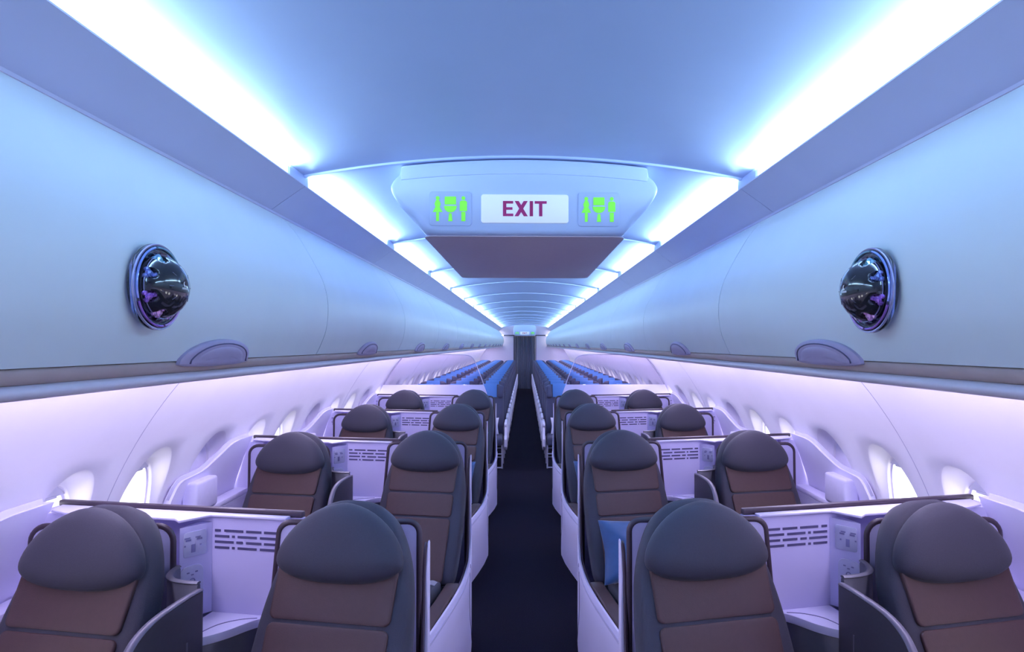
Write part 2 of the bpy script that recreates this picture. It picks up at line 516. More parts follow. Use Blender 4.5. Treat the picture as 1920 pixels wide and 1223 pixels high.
for S, side in ((-1, 'left'), (1, 'right')):
    mb = wall_mesh(S)
    bmesh.ops.recalc_face_normals(mb.bm, faces=mb.bm.faces)
    w = mb.build('wall_%s' % side, M['wall'], angle=60)
    tag(w, kind='structure')
    # panel seams
    mb = MB()
    for k in range(-1, 7):
        y = 2.635 + 3.2*k
        if not Y0 < y < Y1: continue
        prev = None
        pts = []
        for i in range(25):
            z = 0.62 + (1.615-0.62)*i/24
            pts.append((S*(wallx(z)-0.0012), y, z))
        mb.loft([[(p[0], y-0.0016, p[2]), (p[0], y+0.0016, p[2]), (p[0]+S*0.0008, y+0.0016, p[2]), (p[0]+S*0.0008, y-0.0016, p[2])] for p in pts])
    tag(mb.build('trim_%d' % (9 if S < 0 else 10), M['seam'], smooth=False), kind='structure')
    # windows: frame, pane and, on every third, a lowered shade
    proto = {}
    for k, y in enumerate(WIN):
        idx = round((y-2.365)/PITCH)
        closed = idx % 3 == 2
        nw += 1
        if closed not in proto:
            ring_o = [sup(2*PI*q/48, 0.1238, 0.1818, 2.8) for q in range(48)]
            ring_i = [sup(2*PI*q/48, 0.113, 0.170, 2.8) for q in range(48)]
            m2 = MB()
            m2.loft([[(S*0.026, u, w_) for u, w_ in ring_o], [(S*0.018, u, w_) for u, w_ in ring_o], [(S*0.018, u, w_) for u, w_ in ring_i], [(S*0.026, u, w_) for u, w_ in ring_i], [(S*0.026, u, w_) for u, w_ in ring_o]], cap=False)
            o = m2.build('window_%d' % nw, M['white'])
            pm = MB(); po = [sup(2*PI*q/48, 0.114, 0.171, 2.8) for q in range(48)]
            pm.prism([(S*0.0205, u, w_) for u, w_ in po], [(S*0.0235, u, w_) for u, w_ in po]).build('window_pane', M['pane'], o)
            sh = MB()
            if closed:
                so = [sup(2*PI*q/48, 0.120, 0.178, 2.8) for q in range(48)]
                sh.prism([(S*0.010, u, w_) for u, w_ in so], [(S*0.015, u, w_) for u, w_ in so], 0.0015)
                sh.box((S*0.004 - 0.003, -0.035, -0.125), (S*0.004 + 0.005, 0.035, -0.112), 0.002)
            else:
                so = [(u, max(w_, 0.140)) for u, w_ in [sup(2*PI*q/48, 0.120, 0.178, 2.8) for q in range(1, 24)]]
                so = [(0.104, 0.134)] + [p for p in so] + [(-0.104, 0.134)]
                sh.prism([(S*0.010, u, w_) for u, w_ in so], [(S*0.015, u, w_) for u, w_ in so])
                sh.box((min(S*0.002, S*0.012), -0.05, 0.130), (max(S*0.002, S*0.012), 0.05, 0.139), 0.002)
            sh.build('window_shade', M['shade'], o)
            proto[closed] = o
        else:
            o = dup(proto[closed], (0, 0, 0)); o.name = 'window_%d' % nw
        o.location = (S*PANE_X, y, 0.985); o.rotation_euler = (0, -S*math.atan(PANE_T), 0)
        tag(o, kind='structure')

# end walls
mb = MB()
for S in (-1, 1):
    mb.box((min(S*0.42, S*1.80), Y1, 0.0), (max(S*0.42, S*1.80), Y1+0.05, 2.03))
mb.box((-1.80, Y1, 2.06), (1.80, Y1+0.05, 2.45))
tag(mb.build('wall_back', M['bulkhead']), kind='structure')
mb = MB()
for S in (-1, 1):
    mb.box((min(S*0.41, S*0.80), Y1-0.03, 2.028), (max(S*0.41, S*0.80), Y1+0.05, 2.062))
    mb.box((min(S*0.405, S*0.43), Y1-0.02, 0.0), (max(S*0.405, S*0.43), Y1+0.05, 2.028))
tag(mb.build('door_1', M['dark_gap']), kind='structure')
tag(MB().box((-1.84, Y0-0.06, 0.0), (1.84, Y0, 2.46)).build('wall_front', M['bulkhead']), kind='structure')

# curtain closing the aisle at the far end
pts = []
N = 120
for i in range(N+1):
    x = -0.40 + 0.80*i/N
    pts.append((x, 0.018*math.sin(i/N*2*PI*11) + 0.008*math.sin(i/N*2*PI*4.3)))
mb = MB()
mb.loft([[(x, y, z) for x, y in pts] + [(x, y+0.006, z) for x, y in pts[::-1]] for z in (0.01, 0.5, 1.0, 1.5, 2.02)])
o = mb.build('curtain', M['curtain'], angle=60); o.location = (0, Y1+0.10, 0)
tag(o, 'dark slate pleated curtain closing the far end of the aisle', 'curtain')
tag(MB().box((-0.6, Y1+0.2, 0), (0.6, Y1+0.22, 2.45)).build('wall_beyond', M['curtain']), kind='structure')

# ------------------------------------------------------------------ exit sign fairing
def letter_polys():
    """E X I T as polygons in a 0..w by 0..1 box"""
    E = [[(0,0),(0.62,0),(0.62,0.17),(0.2,0.17),(0.2,0.42),(0.57,0.42),(0.57,0.59),(0.2,0.59),(0.2,0.83),(0.61,0.83),(0.61,1),(0,1)]]
    X = [[(0,0),(0.24,0),(0.40,0.28),(0.56,0),(0.80,0),(0.52,0.5),(0.79,1),(0.55,1),(0.40,0.73),(0.25,1),(0.01,1),(0.28,0.5)]]
    I = [[(0,0),(0.2,0),(0.2,1),(0,1)]]
    T = [[(0.26,0),(0.46,0),(0.46,0.83),(0.72,0.83),(0.72,1),(0,1),(0,0.83),(0.26,0.83)]]
    return ((E, 0.0), (X, 0.69), (I, 1.60), (T, 1.90)), 2.62
def exit_unit(ya, yb, zb, hwb, hwt, ztop, k, label, group):
    """a faired box under the ceiling: front face towards the camera at ya"""
    t = thing('exit_sign', label, 'exit sign', (0, ya, 0), 0, group)
    def section(dy, inset):
        z0 = zb + inset
        h = hwb - inset; ht = hwt - inset
        pts = []
        r = 0.085*k
        # right lower corner, up the bulging side to the ceiling, across and down
        side = smooth_path([(h-r, z0), (h-0.35*r, z0+0.12*r), (h+0.012, z0+0.75*r), (h+0.55*(ht-h)+0.012, z0+0.45*(ztop-z0)), (ht+0.004, ztop-0.075-inset*0.6), (ht-0.004, ztop-0.040-inset*0.6), (ht-0.030, ztop-0.014-inset*0.6)], 5)
        top = [(x, min(ceil_z(x)-0.003, 2.43) - (0.004 if abs(x) > 1 else 0)) for x in [ht-0.036, ht*0.75, ht*0.5, ht*0.25, 0, -ht*0.25, -ht*0.5, -ht*0.75, -ht+0.036]]
        pts = side + top + [(-x, z) for x, z in side[::-1]]
        return [(x, dy, z) for x, z in pts]
    L = yb - ya
    secs = [section(0.0, 0.020), section(0.006, 0.007), section(0.022, 0.0), section(L-0.02, 0.0), section(L, 0.015)]
    m = MB().loft(secs)
    m.build('fairing', M['fairing'], t, angle=45)
    xs_ = [(-0.487 + 0.974*q/24)*min(1.0, hwt/0.525) for q in range(25)]
    MB().prism([(x, -0.004, ceil_z(x)-0.012) for x in xs_] + [(x, -0.004, ceil_z(x)-0.060*k) for x in xs_[::-1]],
               [(x, 0.020, ceil_z(x)-0.012) for x in xs_] + [(x, 0.020, ceil_z(x)-0.060*k) for x in xs_[::-1]], 0.003).build('header_band', M['fairing'], t)
    under = [(x, y) for x, y in rrect(-hwb+0.022*k, hwb-0.022*k, 0.022, L-0.018, 0.045*k, 5)]
    MB().prism([(x, y, zb-0.004) for x, y in under], [(x, y, zb+0.001) for x, y in under], 0.002).build('underside_panel', M['fairing_under'], t)
    zc = zb + 0.102*k
    pl = rrect(-0.172*k, 0.172*k, -0.056*k, 0.056*k, 0.010*k)
    p = MB().prism([(x, 0.004, zc+z) for x, z in pl], [(x, -0.008, zc+z) for x, z in pl], 0.0015).build('sign_panel', M['sign_white'], t)
    (lets, W) = letter_polys()
    h = 0.060*k; w = 0.172*k/W; x0 = -W*w/2
    mb = MB()
    for polys, off in lets:
        for poly in polys:
            mb.prism([(x0+(off+x)*w, -0.0078, zc+(z-0.5)*h) for x, z in poly], [(x0+(off+x)*w, -0.0095, zc+(z-0.5)*h) for x, z in poly])
    mb.build('lettering', M['sign_red'], p, smooth=False)
    for S in (-1, 1):
        cx = S*0.2925*k
        fr = rrect(-0.082*k, 0.082*k, -0.068*k, 0.068*k, 0.012*k)
        f = MB().prism([(cx+x, 0.004, zc+z) for x, z in fr], [(cx+x, -0.004, zc+z) for x, z in fr], 0.002).build('lavatory_sign', M['sign_frame'], t)
        g = MB()
        def poly(pts):
            g.prism([(cx+x*k, -0.0035, zc+z*k) for x, z in pts], [(cx+x*k, -0.0060, zc+z*k) for x, z in pts])
        def disc(x, z, r): poly([(x+r*math.cos(2*PI*q/20), z+r*math.sin(2*PI*q/20)) for q in range(20)])
        # woman, left
        disc(-0.050, 0.041, 0.0075)
        poly([(-0.056, 0.033), (-0.044, 0.033), (-0.038, 0.018), (-0.042, 0.006), (-0.031, -0.014), (-0.069, -0.014), (-0.058, 0.006), (-0.062, 0.018)])
        poly([(-0.0555, -0.015), (-0.0445, -0.015), (-0.0445, -0.050), (-0.0555, -0.050)])
        # toilet, middle
        poly([(-0.022, 0.016), (0.022, 0.016), (0.022, 0.047), (-0.022, 0.047)])
        poly([(-0.026, 0.010), (0.026, 0.010)] + [(0.024*math.cos(rad(-a)), 0.006+0.021*math.sin(rad(-a))) for a in range(0, 181, 12)])
        poly([(-0.005, -0.019), (0.005, -0.019), (0.008, -0.050), (-0.008, -0.050)])
        # man, right
        disc(0.051, 0.041, 0.0075)
        poly([(0.043, 0.031), (0.059, 0.031), (0.065, 0.026), (0.065, -0.010), (0.037, -0.010), (0.037, 0.026)])
        poly([(0.043, -0.013), (0.059, -0.013), (0.0585, -0.050), (0.0435, -0.050)])
        g.build('pictogram', M['sign_green'], f, smooth=False)
    return t
exit_unit(2.44, 4.02, 2.132, 0.425, 0.525, 2.385, 1.0, 'large pale blue ceiling fairing with a white plate reading EXIT in magenta', None)
exit_unit(23.30, 23.58, 2.02, 0.40, 0.42, 2.395, 1.0, 'small exit sign at the far end of the cabin, above the dark curtain', None)

# ------------------------------------------------------------------ business class rows
AL = rad(11.0)
CA, SA = math.cos(AL), math.sin(AL)
ROWY = 2.05
OX = 0.345
def root_loc(S, k): return (S*OX, ROWY + 1.6*k, 0.0)
def root_rot(S): return S*AL
def LX(S):     # local design coords (a towards the window, b towards the camera, z) -> object coords
    return lambda p: (S*p[0], -p[1], p[2])
def w2l(S):    # world point of the first row (given for the left side, x negative) -> object coords
    def f(p):
        dx = p[0] + OX; dy = p[1] - ROWY
        a = -dx*CA + dy*SA; b = -dx*SA - dy*CA
        return (S*a, -b, p[2])
    return f

BETA = rad(23.3)
def back_frame(a0, b0, z0, beta=BETA):
    cb, sb = math.cos(beta), math.sin(beta)
    return lambda x, s_, n: (a0+x, b0 - s_*sb + n*cb, z0 + s_*cb + n*sb)
def backrest_outline():
    pts = [(0.205, 0.0), (0.228, 0.03), (0.238, 0.15), (0.240, 0.32), (0.234, 0.45), (0.222, 0.55), (0.205, 0.63), (0.178, 0.70), (0.140, 0.762), (0.092, 0.802), (0.045, 0.819), (0.0, 0.822)]
    sm = smooth_path(pts, 3)
    return sm + [(-x, y) for x, y in sm[::-1][1:]] 
def pillow_outline():
    out = []
    for k in range(48):
        a = 2*PI*k/48
        c, s_ = math.cos(a), math.sin(a)
        if s_ >= 0: out.append((0.200*math.copysign(abs(c)**1.15, c), 0.166*abs(s_)**1.22))
        else: out.append((0.200*math.copysign(abs(c)**0.82, c), -0.066*abs(s_)**0.85))
    return out

def business_seat(S, a0, b0, name_label, aisle):
    """a0 = seat centre, b0 = front of the backrest at head height"""
    X = LX(S)
    t = thing('business_seat', name_label, 'seat')
    zb = 0.466
    bb = b0 + 0.43*(1.2-zb)
    F = back_frame(a0, bb, zb)
    Fc = lambda x, s_, n: F(x, s_, n-0.06)
    MB(X).inflate(backrest_outline(), (0, 0.40), Fc, 0.06, 0.055, p=5.0, N=8).build('backrest', M['grey_fabric'], t, angle=60)
    cb = math.cos(BETA)
    for z0, z1, h0, h1 in ((0.895, 1.06, 0.188, 0.190), (0.777, 0.886, 0.186, 0.188), (0.475, 0.768, 0.180, 0.186)):
        s0, s1 = (z0-zb)/cb, (z1-zb)/cb
        ol = rrect(-h1, h1, s0, s1, 0.018, 4)
        ol = [((x*h0/h1 if y < (s0+s1)/2 else x), y) for x, y in ol]
        MB(X).inflate(ol, (0, (s0+s1)/2), F, 0.0065, 0.02, p=7.0, N=6).build('back_cushion', M['brown'], t, angle=60)
    Fp = back_frame(a0, b0+0.062, 1.052, rad(15))
    MB(X).inflate(pillow_outline(), (0, 0.02), Fp, 0.062, 0.045, p=2.7, N=9).build('headrest', M['grey_fabric'], t, angle=70)
    # seat cushion with bolsters
    f0, f1 = bb-0.06, bb+0.50
    wa = 0.182 if aisle else 0.235
    MB(X).box((a0-wa, f0, 0.30), (a0+0.235, f1, 0.455), 0.03, 3).build('seat_frame', M['grey_fabric'], t)
    MB(X).box((a0-wa+0.06, f0+0.05, 0.44), (a0+0.175, f1-0.01, 0.485), 0.02, 3).build('seat_cushion', M['brown'], t)
    for q in (-1, 1):
        lo = a0 + (0.208 if q > 0 else 0.027-wa)
        MB(X).box((lo-0.03, f0+0.06, 0.43), (lo+0.03, f1-0.005, 0.492), 0.022, 3).build('side_bolster', M['grey_fabric'], t)
    MB(X).box((a0-0.20, b0+0.02, 0.0), (a0+0.20, f1-0.10, 0.299), 0.01).build('base', M['dark_base'], t)
    # belt lying over the cushion
    q = -1
    path = smooth_path([(a0-wa, f0+0.10, 0.475), (a0-wa+0.035, f0+0.115, 0.498), (a0-wa+0.09, f0+0.13, 0.492), (a0, f0+0.14, 0.489), (a0-q*0.12, f0+0.125, 0.492), (a0-q*0.20, f0+0.115, 0.498), (a0-q*0.235, f0+0.10, 0.475)], 5)
    bl = MB(X); bl.loft([[(p[0], p[1]-0.024, p[2]), (p[0], p[1]+0.024, p[2]), (p[0], p[1]+0.024, p[2]+0.004), (p[0], p[1]-0.024, p[2]+0.004)] for p in path])
    b = bl.build('seat_belt', M['belt'], t)
    MB(X).box((a0-0.035, f0+0.11, 0.490), (a0+0.035, f0+0.165, 0.503), 0.004).build('buckle', M['chrome'], b)
    # shell panel behind the backrest with its dark rim
    if aisle: A0, A1, B0, B1, ZT, lean = -0.010, 0.428, 0.012, 0.094, 1.128, 0.05
    else: A0, A1, B0, B1, ZT, lean = 0.784, 1.234, 0.130, 0.212, 1.110, 0.004
    ZB = 0.30
    ol = rrect(A0, A1, ZB, ZT, 0.036 if aisle else 0.050, 6, (0, 1, 1, 0))
    def leanf(a, z):
        k = max(0, (ZT-z)/(ZT-ZB))
        return a + (lean*k*1.4 if a > (A0+A1)/2 else (0.0 if aisle else -lean*k))
    def Bf(a): return B0 + (B1-B0)*(a-A0)/(A1-A0)
    ol = [(leanf(a, z), z) for a, z in ol]
    MB(X).prism([(a, Bf(a), z) for a, z in ol], [(a, Bf(a)+0.020, z) for a, z in ol], 0.004).build('shell_panel', M['shell_in'], t)
    rim = [(leanf(A1, ZB), ZB)] + ol[1:-1] + [(leanf(A0, ZB), ZB)]
    MB(X).tube([(a, Bf(a)+0.016, z) for a, z in rim], 0.0062, 8, 0.010).build('shell_rim', M['trim_dark'], t, angle=60)
    if aisle:
        # white side shell along the aisle, sweeping from the panel top down to the low arm
        def SA_(b_):       # plan curve of the side shell: bows out to the aisle beside the seat
            pts = [(-0.035, -0.019), (0.0, -0.021), (0.06, -0.038), (0.20, -0.072), (0.40, -0.092), (0.60, -0.098), (1.10, -0.100)]
            for (b0_, a0_), (b1_, a1_) in zip(pts, pts[1:]):
                if b_ <= b1_: return a0_ + (a1_-a0_)*max(0, (b_-b0_))/(b1_-b0_)
            return pts[-1][1]
        top = smooth_path([(-0.035, 1.05), (-0.018, 1.04), (-0.004, 0.98), (0.012, 0.88), (0.035, 0.76), (0.075, 0.645), (0.14, 0.56), (0.26, 0.495), (0.46, 0.462), (0.70, 0.448), (1.02, 0.435), (1.055, 0.42), (1.065, 0.38)], 5)
        rings = []
        for b_, z in top:
            a = SA_(b_)
            zs = [0.0, z*0.35, z*0.7, z-0.006, z]
            th = 0.006 + 0.012*min(1.0, max(0.0, (0.95-z)/0.35))
            rings.append([(a-th, b_, q) for q in zs[:-1]] + [(a-th*0.75, b_, z), (a-th*0.25, b_, z)] + [(a, b_, q) for q in zs[:-1][::-1]])
        MB(X).loft(rings).build('side_shell', M['white'], t, angle=40)
        tr = [(SA_(b_)+0.003, b_+0.006, z-0.010) for b_, z in top[2:-18]]
        MB(X).tube(tr, 0.006, 6, 0.010).build('side_rim', M['trim_dark'], t, angle=60)
        rings = []
        for b_, z in ((0.40, 0.455), (0.42, 0.470), (0.50, 0.466), (0.72, 0.452), (0.98, 0.440), (1.03, 0.432), (1.045, 0.41)):
            a = SA_(b_)
            rings.append([(a+0.003, b_, 0.36), (a+0.003, b_, z-0.006), (a+0.009, b_, z), (a+0.066, b_, z), (a+0.072, b_, z-0.006), (a+0.072, b_, 0.36)])
        MB(X).loft(rings).build('armrest', M['brown'], t, angle=40)
        lip = [(SA_(b_)-0.0185, b_, z-0.035) for b_, z in top[-32:-8]]
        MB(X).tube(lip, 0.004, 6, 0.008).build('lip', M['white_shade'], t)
        seam = smooth_path([(0.22, 0.50), (0.245, 0.36), (0.225, 0.20), (0.15, 0.08), (0.09, 0.01)], 6)
        MB(X).tube([(SA_(b_)-0.0185, b_, z) for b_, z in seam], 0.0018, 5).build('door_seam', M['slot'], t)
    return t

def vent_slots(mb, P):
    """dashed slot rows; P(u, z) -> function giving 3-D point; u in metres from the corner"""
    rows = [[(0.010,0.032),(0.045,0.115),(0.126,0.182),(0.192,0.25)], [(0.010,0.064),(0.074,0.084),(0.095,0.165),(0.177,0.235),(0.245,0.262)],
            [(0.010,0.080),(0.090,0.114),(0.126,0.182),(0.192,0.25)], [(0.010,0.064),(0.074,0.084),(0.095,0.165),(0.177,0.235),(0.245,0.262)]]
    for i, r in enumerate(rows):
        z = 1.072 - 0.019*i
        for u0, u1 in r:
            mb.prism([P(u0, z-0.004, 0.0004), P(u1, z-0.004, 0.0004), P(u1, z+0.004, 0.0004), P(u0, z+0.004, 0.0004)],
                     [P(u0, z-0.004, 0.0016), P(u1, z-0.004, 0.0016), P(u1, z+0.004, 0.0016), P(u0, z+0.004, 0.0016)])

def seat_console(S, label):
    X = LX(S)
    t = thing('seat_console', label, 'seat console')
    # long rear shell with a dark cap along its top
    RB = 0.050
    def aw(z, off): return (wallx(z) - off - OX - 0.012)/CA
    zs_ = [0.01, 0.3, 0.5, 0.7, 0.8, 0.9, 1.0, 1.06, 1.118]
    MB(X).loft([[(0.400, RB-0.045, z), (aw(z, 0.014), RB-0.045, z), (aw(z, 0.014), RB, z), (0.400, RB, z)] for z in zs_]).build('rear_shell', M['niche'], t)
    MB(X).box((0.402, RB-0.047, 1.119), (1.352, RB-0.025, 1.139), 0.004).build('top_trim', M['trim_dark'], t)
    # niche: back face with vents, splayed side face with the controls, ledge on top
    A, B = 0.715, RB
    EA, EB = 0.765, 0.140
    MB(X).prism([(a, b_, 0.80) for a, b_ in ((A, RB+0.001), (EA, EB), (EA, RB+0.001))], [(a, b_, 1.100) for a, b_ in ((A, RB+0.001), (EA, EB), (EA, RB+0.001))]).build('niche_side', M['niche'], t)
    ledge = [(0.44, RB-0.02), (0.44, RB+0.010), (A, RB+0.010), (EA, EB+0.006), (0.80, 0.122), (1.22, 0.122), (1.300, 0.100), (1.330, RB-0.02)]
    MB(X).prism([(a, b_, 1.1185) for a, b_ in ledge], [(a, b_, 1.1265) for a, b_ in ledge], 0.002).build('ledge', M['white'], t)
    mb = MB(X)
    vent_slots(mb, lambda u, z, n: (A-u, RB+n, z))
    mb.build('vent_slots', M['slot'], t, smooth=False)
    # control pads on the splayed face
    d = Vector((EA-A, EB-RB, 0)); Ld = d.length; d.normalize()
    nrm = Vector((-d.y, d.x, 0))
    if nrm.x > 0: nrm = -nrm
    def P(u, z, n):
        return (A + d.x*u + nrm.x*n, RB + d.y*u + nrm.y*n, z)
    def pad(u0, u1, z0, z1, r, name):
        ol = rrect(u0, u1, z0, z1, r, 4)
        return MB(X).prism([P(u, z, 0.0) for u, z in ol], [P(u, z, 0.004) for u, z in ol], 0.0015).build(name, M['pad'], t)
    pd = pad(0.020, 0.092, 1.000, 1.082, 0.008, 'reading_light_panel')
    mb = MB(X)
    for (u0, u1, z0, z1) in ((0.036, 0.052, 1.052, 1.058), (0.040, 0.056, 1.060, 1.064), (0.070, 0.086, 1.053, 1.059), (0.072, 0.090, 1.061, 1.065), (0.037, 0.042, 1.032, 1.037), (0.086, 0.091, 1.036, 1.041), (0.057, 0.069, 1.014, 1.040)):
        mb.prism([P(u, z, 0.0035) for u, z in ((u0,z0),(u1,z0),(u1,z1),(u0,z1))], [P(u, z, 0.0052) for u, z in ((u0,z0),(u1,z0),(u1,z1),(u0,z1))])
    mb.build('markings', M['pad_line'], pd, smooth=False)
    ol = rrect(0.030, 0.102, 0.840, 0.972, 0.022, 5, (0.4, 1, 1, 0.4))
    hs = MB(X).prism([P(u, z, 0.0) for u, z in ol], [P(u, z, 0.007) for u, z in ol], 0.003).build('handset', M['pad'], t)
    mb = MB(X)
    mb.tube([P(0.066+0.008*math.cos(2*PI*q/16), 0.921+0.009*math.sin(2*PI*q/16), 0.0075) for q in range(17)], 0.0016, 5)
    for (u, z) in ((0.053, 0.950), (0.079, 0.950), (0.066, 0.942), (0.055, 0.898), (0.077, 0.898), (0.055, 0.880), (0.077, 0.880), (0.066, 0.864)):
        mb.prism([P(u+q*0.004, z+w*0.002, 0.0068) for q, w in ((-1,-1),(1,-1),(1,1),(-1,1))], [P(u+q*0.004, z+w*0.002, 0.0084) for q, w in ((-1,-1),(1,-1),(1,1),(-1,1))])
    mb.build('handset_buttons', M['pad_line'], hs)
    # shelf with a rounded front and the dark cabinet under it
    front = smooth_path([(0.475, 0.055), (0.510, 0.070), (0.538, 0.105), (0.570, 0.168), (0.610, 0.218), (0.645, 0.238), (0.672, 0.210), (0.700, 0.160), (0.712, 0.120)], 5)
    sh = [(0.475, RB+0.001), ] + front + [(0.712, RB+0.001)]
    MB(X).prism([(a, b_, 0.772) for a, b_ in sh], [(a, b_, 0.799) for a, b_ in sh], 0.006).build('shelf', M['white'], t, angle=30)
    arc = smooth_path([(0.530, 0.075, 0.7995), (0.580, 0.095, 0.7995), (0.625, 0.140, 0.7995), (0.645, 0.215, 0.7995)], 6)
    MB(X).tube(arc, 0.0018, 5).build('shelf_groove', M['pad_line'], t)
    cab = [(a, max(b_-0.012, RB+0.001)) for a, b_ in sh]
    MB(X).prism([(a, b_, 0.0) for a, b_ in cab], [(a, b_, 0.7715) for a, b_ in cab], 0.002).build('cabinet', M['metal'], t, angle=30)
    return t

def privacy_divider(S, label):
    X = LX(S)
    t = thing('privacy_divider', label, 'divider')
    # upright panel parallel to the aisle, its top rounding down towards the camera
    W = w2l(S)
    XD = -0.962
    top = smooth_path([(1.874, 0.970), (1.78, 0.978), (1.66, 0.982), (1.585, 0.972), (1.535, 0.945), (1.49, 0.885), (1.455, 0.78), (1.44, 0.62)], 5)
    prof = [(1.874, 0.0)] + top + [(1.435, 0.45), (1.435, 0.0)]
    MB(W).prism([(XD-0.011, y, z) for y, z in prof], [(XD+0.011, y, z) for y, z in prof], 0.003).build('panel', M['divider'], t, angle=30)
    MB(W).tube([(XD, y, z+0.002) for y, z in top], 0.0115, 8, 0.005).build('edge', M['divider_edge'], t, angle=60)
    MB(W).box((XD+0.0105, 1.780, 0.30), (XD+0.0130, 1.786, 0.86)).build('slot', M['divider_edge'], t)
    MB(W).box((XD-0.0130, 1.780, 0.30), (XD-0.0105, 1.786, 0.86)).build('slot', M['divider_edge'], t)
    # curved metal storage wall joining the divider to the console
    path = smooth_path([(0.752, 0.160), (0.742, 0.198), (0.716, 0.240), (0.676, 0.266), (0.630, 0.273), (0.590, 0.272)], 6)
    rings = []
    PV = [Vector(p) for p in path]
    for i, p in enumerate(PV):
        tg = (PV[min(i+1, len(PV)-1)] - PV[max(i-1, 0)]).normalized()
        nv = Vector((-tg.y, tg.x))
        a = p + nv*0.007; b_ = p - nv*0.007
        rings.append([(a.x, a.y, 0.30), (b_.x, b_.y, 0.30), (b_.x, b_.y, 0.978), (p.x, p.y, 0.984), (a.x, a.y, 0.978)])
    MB(X).loft(rings).build('storage_wall', M['metal'], t, angle=50)
    MB(X).tube([(p.x, p.y, 0.985) for p in PV], 0.010, 6, 0.005).build('storage_rim', M['metal'], t, angle=60)
    return t

def side_console(S, label):
    X = LX(S); W = w2l(S)
    t = thing('side_console', label, 'side console')
    def wx(z, off): return -(wallx(z) - off)
    # wing hugging the sidewall: profile in (world depth, height)
    top = [(2.20, 1.146), (2.06, 1.146), (1.99, 1.138), (1.94, 1.118), (1.90, 1.094), (1.79, 1.042), (1.74, 1.028), (1.70, 1.024), (1.57, 1.016), (1.545, 1.006), (1.53, 0.985), (1.515, 0.93)]
    prof = [(2.235, 0.02), (2.235, 1.146)] + top + [(1.50, 0.75), (1.48, 0.02)]
    # extra vertices so the sheet follows the wall curve
    cols_ = []
    n = len(prof)
    rings = []
    ys_ = sorted(set([2.235] + [p[0] for p in top] + [1.50, 1.48]), reverse=True)
    def ztop(y):
        if y >= 2.20: return 1.146
        for (y0, z0), (y1, z1) in zip(top, top[1:]):
            if y1 <= y <= y0 and y0 != y1: return z0 + (z1-z0)*(y-y0)/(y1-y0)
        return 0.93 if y >= 1.51 else (0.75 if y >= 1.495 else 0.40)
    for y in ys_:
        zt = ztop(y)
        ring = []
        zs = [0.02 + (zt-0.02)*i/9 for i in range(10)]
        for z in zs: ring.append((wx(z, 0.004), y, z))
        for z in zs[::-1]: ring.append((wx(z, 0.040), y, z))
        rings.append(ring)
    MB(W).loft(rings).build('wing_panel', M['white'], t, angle=35)
    edge = [(wx(z-0.002, 0.022), y, z+0.002) for y, z in top]
    MB(W).tube(edge, 0.006, 6, 0.02).build('wing_edge', M['white_shade'], t, angle=60)
    # back face towards the camera with status lights, shelf below, small locker
    def aw(z, off): return (wallx(z) - off - OX - 0.012)/CA
    MB(X).loft([[(1.245, 0.052, z), (aw(z, 0.045), 0.052, z), (aw(z, 0.045), 0.080, z), (1.245, 0.080, z)] for z in (0.01, 0.4, 0.7, 0.8, 0.9, 1.0, 1.06, 1.108)]).build('back_panel', M['white'], t)
    mb = MB(X)
    for (z, w) in ((1.062, 0.011), (1.045, 0.004), (1.028, 0.011), (1.011, 0.004)):
        mb.box((1.325-w, 0.0795, z-0.0028), (1.325+w, 0.0812, z+0.0028))
    mb.build('status_slots', M['slot'], t, smooth=False)
    ol = rrect(1.252, 1.302, 1.010, 1.082, 0.006, 4)
    MB(X).prism([(a, 0.0795, z) for a, z in ol], [(a, 0.0815, z) for a, z in ol]).build('lamp_pad', M['pad'], t)
    ol = rrect(1.252, 1.304, 0.860, 0.970, 0.014, 4)
    MB(X).prism([(a, 0.0795, z) for a, z in ol], [(a, 0.0825, z) for a, z in ol]).build('handset', M['pad'], t)
    sh = [(-1.685, 2.235), (wx(0.83, 0.048), 2.245), (wx(0.83, 0.048), 1.53), (-1.675, 1.53)]
    MB(W).prism([(x, y, 0.80) for x, y in sh], [(x, y, 0.83) for x, y in sh], 0.006).build('shelf', M['white'], t)
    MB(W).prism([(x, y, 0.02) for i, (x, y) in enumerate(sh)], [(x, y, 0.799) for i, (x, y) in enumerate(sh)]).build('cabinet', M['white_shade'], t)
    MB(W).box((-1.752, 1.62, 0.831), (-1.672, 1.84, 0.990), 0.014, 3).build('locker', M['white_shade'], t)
    return t

RN = ['nearest', 'second', 'third', 'rearmost']
RW = ['in the nearest row', 'in the second row', 'in the third row', 'in the rearmost row']
for S, side in ((-1, 'left'), (1, 'right')):
    protos = {}
    for k in range(4):
        L, R = root_loc(S, k), root_rot(S)
        names = {
            'aisle': 'brown and charcoal business seat beside the aisle, %s, %s of the aisle' % (RW[k], side),
            'window': 'brown and charcoal business seat by the %s windows, %s' % (side, RW[k]),
            'console': 'white vented console between the %s pair of seats, %s' % (side, RW[k]),
            'divider': 'dark winged divider between the %s pair of seats, %s' % (side, RW[k]),
            'sidec': 'white winged console against the %s sidewall, %s' % (side, RW[k]),
        }
        groups = {'aisle': 'business seats on the aisle', 'window': 'business seats by the windows', 'console': 'consoles between business seats',
                  'divider': 'dividers between business seats', 'sidec': 'consoles along the sidewalls'}
        for key in names:
            if k == 0:
                if key == 'aisle': o = business_seat(S, 0.176, 0.135, '', True)
                elif key == 'window': o = business_seat(S, 0.890, 0.310, '', False)
                elif key == 'console': o = seat_console(S, '')
                elif key == 'divider': o = privacy_divider(S, '')
                else: o = side_console(S, '')
                o.location = L; o.rotation_euler = (0, 0, R)
                protos[key] = o
            else:
                o = dup(protos[key], L, R)
            o['label'] = names[key]; o['group'] = groups[key]

